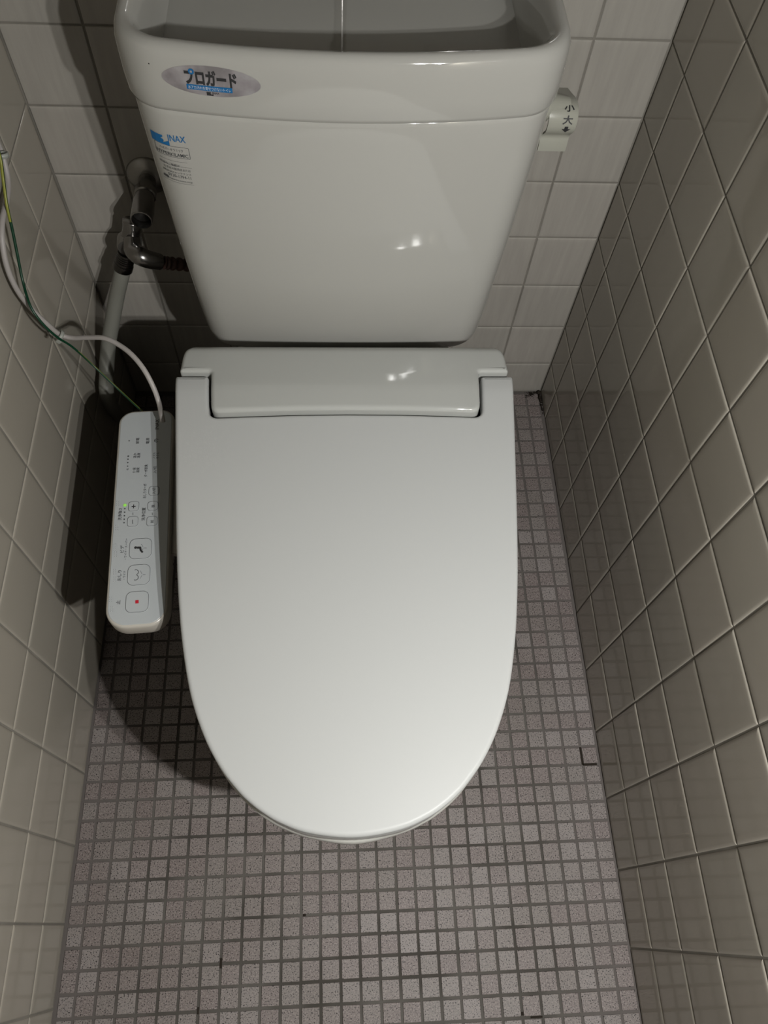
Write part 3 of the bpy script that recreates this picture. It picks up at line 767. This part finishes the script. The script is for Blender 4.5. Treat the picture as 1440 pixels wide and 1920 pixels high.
# rear wash mark: two bulges and a branching spray
spray = lambda u, v: [bar(u+1, v, u+6, v, .0004)]+[bar(u-.5-.9*k, v+s*(1.2+1.7*k), u-1.2-.9*k, v+s*(2.2+1.7*k), .00045) for s in (-1, 1) for k in range(4)]
sub('wash_mark', join_bms([arc_bm(254.6, 1073.0, .0030, -120, 75, .00062), arc_bm(254.2, 1083.0, .0030, -75, 120, .00062)]+spray(266.8, 1077.3)), M_INK, panel, smooth=False)
sub('bidet_mark', join_bms([dot_bm(254.3, 1026.7, .0017), bar(257, 1026.8, 263.5, 1026.8, .0028), bar(262.6, 1025.5, 263.8, 1031.5, .0024), bar(263.2, 1031, 267.6, 1036, .0022)]+spray(269.0, 1027.3)), M_INK, panel, smooth=False)
ZT -= .0006
bumps = bmesh.new()
for (u0, v0, pat) in ((206, 1120, 3), (208, 1138, 3), (213, 1068, 3), (214, 1082, 3), (214, 1020, 4), (215, 1035, 3), (219, 940, 3), (217, 985, 3)):
    for k in range(pat*2):
        q = pt(u0+(k % 2)*4, v0+(k//2)*4); bmesh.ops.create_icosphere(bumps, subdivisions=1, radius=.0006, matrix=Matrix.Translation(q) @ Matrix.Diagonal((1, 1, .5, 1)))
sub('braille_dots', bumps, M_PANEL, panel, smooth=True, kind='stuff')

# ------------------------------------------------------------------ water supply on the back wall, left of the tank
valve = thing('stop_valve', (.118, 0, .485), 'tarnished chrome stop valve on the back wall left of the cistern', 'valve')
def vpart(name, bm, m, root, **k):
    o = obj(name, bm, m, None, **k); return keep(o, root)
FC = Vector((.1250, 0, .4870))
bm = bmesh.new(); lathe(bm, FC+Vector((0, .0005, 0)), (0, -1, 0), [(0, .0285), (.002, .0285), (.004, .027), (.0095, .018), (.011, .0125)], 32); vpart('flange', bm, M_CHROME_DULL, valve)
bm = bmesh.new(); lathe(bm, FC, (0, -1, 0), [(.008, .0115), (.030, .0115), (.031, .0145), (.040, .0145), (.041, .0125), (.050, .0125), (.052, .0140), (.0840, .0142), (.0860, .0138), (.0862, .0124), (.0740, .0120)], 28, True)
vb = vpart('valve_body', bm, M_CHROME, valve, angle=35)
bm = bmesh.new(); lathe(bm, FC, (0, -1, 0), [(.0735, .0122), (.0745, .0122)], 24); sub('socket', bm, M_BLACKHOLE, vb)
bm = bmesh.new(); box(bm, (FC.x-.004, -.0862, FC.z-.0102), (FC.x+.002, -.0845, FC.z+.0102)); bm.free()
bm = bmesh.new(); lathe(bm, FC+Vector((0, -.036, 0)), (-.25, .02, -1), [(0, .010), (.020, .0100), (.021, .0128), (.034, .0128), (.0345, .0098), (.052, .0095)], 6 and 20); vpart('outlet_neck', bm, M_BLACKMETAL, valve, angle=35)
# branch tee below
tee = thing('branch_fitting', (.095, -.05, .41), 'chrome branch elbow below the stop valve feeding the brown hose', 'fitting')
TC = on_y(243, 462, -.060)
top_c = on_y(247, 432, -.052)
bm = bmesh.new(); tube(bm, catmull([top_c+Vector((.003, .004, .014)), top_c, TC+Vector((-.004, .004, -.004))], 6), [.0125]*13, 20); vpart('tee_body', bm, M_CHROME, tee)
bm = bmesh.new(); lathe(bm, TC+Vector((-.001, .012, .002)), (.10, -1, -.05), [(0, .0165), (.014, .0168), (.0175, .0155), (.018, .009)], 28); vpart('white_washer', bm, M_CHROME_DULL, tee, angle=35)
e0 = on_y(250, 470, -.078); e1 = on_y(262, 480, -.092); e2 = on_y(280, 487, -.090); e3 = on_y(298, 491, -.082)
bm = bmesh.new(); pts = catmull([e0+Vector((-.003, .016, .004)), e0, e1, e2, e3], 7); tube(bm, pts, [.0114+.0010*math.sin(i/len(pts)*PI) for i in range(len(pts))], 20); vpart('elbow', bm, M_CHROME, tee)
n0 = on_y(237, 476, -.058); n1 = on_y(231, 500, -.064)
bm = bmesh.new(); d = (n1-n0); ln = d.length
prof = [(0, .0120)]
for k in range(4): prof += [(.003+.0030*k, .0118), (.0040+.0030*k, .0130), (.0052+.0030*k, .0130)]
prof += [(.0165, .0128), (.0170, .0138), (ln+.004, .0138), (ln+.006, .0125)]
lathe(bm, n0, d, prof, 22); vpart('lower_nut', bm, M_BLACKMETAL, tee, angle=35)
# brown hose from the elbow behind the tank
bm = bmesh.new(); h0 = e3+(e3-e2).normalized()*-.002; h1 = on_y(318, 494, -.078); h2 = Vector((.185, -.050, .372)); h3 = Vector((.215, -.045, .366))
hp = catmull([h0, h1, h2, h3], 24); tube(bm, hp, [.0082+.0015*math.sin(i*1.25) for i in range(len(hp))], 18)
hose = obj('supply_hose', bm, M_HOSE); hose['label'] = 'short brown corrugated hose running behind the cistern'; hose['category'] = 'hose'
# pale hose down to the floor
bm = bmesh.new()
gp = [n1+(n0-n1)*.1, on_y(227, 520, -.070), on_y(219, 556, -.078), on_y(211, 600, -.092), on_y(203, 650, -.112), on_y(200, 700, -.138), on_y(203, 745, -.165), on_z(232, 800, .0)]
tube(bm, catmull(gp, 8), .0112, 20)
o = obj('bidet_hose', bm, M_PIPE); o['label'] = 'pale grey hose curving down from the chrome fitting to the floor behind the control panel'; o['category'] = 'hose'

# ------------------------------------------------------------------ cords on the left
def ray_dist(p): return (p-CAM).length
def cord_pts(items):
    """items: (u, v, plane, value); planes 'x' or 'y' give the depth"""
    return [on_x(u, v, val) if pl == 'x' else (on_y(u, v, val) if pl == 'y' else on_z(u, v, val)) for u, v, pl, val in items]
cord = cord_pts([(-60, 170, 'x', .012), (-25, 225, 'x', .010), (-3, 270, 'x', .010), (8, 302, 'x', .011), (15, 340, 'x', .012), (13, 375, 'x', .013), (5, 410, 'x', .012), (4, 450, 'x', .011), (13, 500, 'x', .010), (33, 545, 'x', .012), (62, 582, 'x', .018), (90, 609, 'x', .027), (112, 627, 'x', .034),
                 (135, 633.5, 'y', -.246), (165, 633, 'y', -.252), (195, 634, 'y', -.260), (222, 646, 'y', -.270), (247, 665, 'y', -.285), (270, 693, 'y', -.302), (288, 727, 'y', -.318), (298, 755, 'y', -.330), (302.5, 776, 'y', -.346)])
cord.append(cord[-1]+Vector((0.001, -.006, -.008)))
bm = bmesh.new(); tube(bm, catmull(cord, 8), .0031, 14)
o = obj('power_cord', bm, M_CORD); o['label'] = 'white cord looping down the left wall into the control panel'; o['category'] = 'cord'
wire = cord_pts([(-50, 190, 'x', .020), (-20, 245, 'x', .018), (-1, 290, 'x', .018), (6, 335, 'x', .018), (13, 385, 'x', .018), (24, 435, 'x', .017), (33, 480, 'x', .016), (43, 528, 'x', .016), (57, 574, 'x', .024), (80, 607, 'x', .033), (107, 632, 'x', .041), (135, 650, 'x', .050), (170, 681, 'y', -.262), (205, 714, 'y', -.275), (238, 745, 'y', -.29), (268, 773, 'y', -.31), (280, 785, 'y', -.318)])
wp_ = catmull(wire, 10)
bm = bmesh.new(); vs = tube(bm, wp_, [.0019-.0006*min(1, i/len(wp_)*1.3) for i in range(len(wp_))], 12, twist=.0)
bm.faces.ensure_lookup_table()
nseg = 12
for i in range(len(vs)-1):
    turn = i/len(vs)
    for f in {f for v in vs[i] for f in v.link_faces if all((w_ in vs[i] or w_ in vs[i+1]) for w_ in f.verts)}:
        c_ = f.calc_center_median(); ax = (wp_[i]+wp_[min(i+1, len(wp_)-1)])/2; d = (c_-ax)
        tocam = (CAM-ax).normalized(); tang = (wp_[min(i+1, len(wp_)-1)]-wp_[i]).normalized(); side_ = tang.cross(tocam).normalized(); tc = side_.cross(tang)
        ang = math.degrees(math.atan2(d.dot(side_), d.dot(tc)))
        wide = 62 if turn < .70 else 42
        phase = 25 if turn < .28 else (150 if turn < .70 else -70)
        if turn < .28: phase = 20
        dlt = (ang-phase+180) % 360-180
        if abs(dlt) < wide: f.material_index = 1
o = obj('earth_wire', bm, [M_GREEN, M_YELLOW]); o['label'] = 'thin green and yellow striped wire stretched beside the white cord'; o['category'] = 'wire'
def tie(c, d, lbl, s=1.0):
    d = d.normalized(); side_ = d.cross(Vector((0, 0, 1))).normalized(); n = side_.cross(d)
    root = thing('cable_tie', c, lbl, 'cable tie')
    R3 = Matrix((d, side_, n)).transposed().to_4x4()
    bm = bmesh.new(); rings = []
    for k in range(2):
        pass
    A = [(.0060*s*math.cos(t), .0048*s*math.sin(t)) for t in [2*PI*j/20 for j in range(20)]]; B = [(x*1.22, y*1.25) for x, y in A]
    r1 = [R3 @ Vector((-.0022*s, x, y)) for x, y in A]; r2 = [R3 @ Vector((-.0022*s, x, y)) for x, y in B]; r3 = [R3 @ Vector((.0022*s, x, y)) for x, y in B]; r4 = [R3 @ Vector((.0022*s, x, y)) for x, y in A]
    loft(bm, [r1, r2, r3, r4, r1], False, False); bmesh.ops.remove_doubles(bm, verts=bm.verts, dist=1e-6)
    o = obj('strap', bm, M_TIE, root)
    bm = bmesh.new(); box(bm, (-.0030*s, .0045*s, -.0035*s), (.0030*s, .0105*s, .0030*s), .0008)
    for v in bm.verts: v.co = R3 @ v.co
    obj('buckle', bm, M_TIE, root, angle=40)
def mid(u, v, x): return on_x(u, v, x)
tie(mid(113, 629, .035), cord[13]-cord[12]+Vector((0.01, 0, -.02)), 'translucent cable tie holding cord and wire near the pale hose', 1.0)
tie(mid(2, 291, .014), cord[3]-cord[2], 'translucent cable tie at the left edge of the picture, higher up the cord', 1.1)

bpy.context.view_layer.update()

# every painted, glazed or plastic surface a shade darker than the first mix
ALBEDO = .73
for m in bpy.data.materials:
    b = m.node_tree.nodes.get('Principled BSDF') if m.node_tree else None
    if b is None or b.inputs['Metallic'].default_value > .5: continue
    inp = b.inputs['Base Color']
    if inp.is_linked:
        src = inp.links[0].from_socket; x = m.node_tree.nodes.new('ShaderNodeMix'); x.data_type = 'RGBA'; x.blend_type = 'MULTIPLY'
        x.inputs[0].default_value = 1.0; x.inputs[7].default_value = (ALBEDO, ALBEDO, ALBEDO, 1)
        m.node_tree.links.new(src, x.inputs[6]); m.node_tree.links.new(x.outputs[2], inp)
    else:
        c = inp.default_value; inp.default_value = (c[0]*ALBEDO, c[1]*ALBEDO, c[2]*ALBEDO, 1)
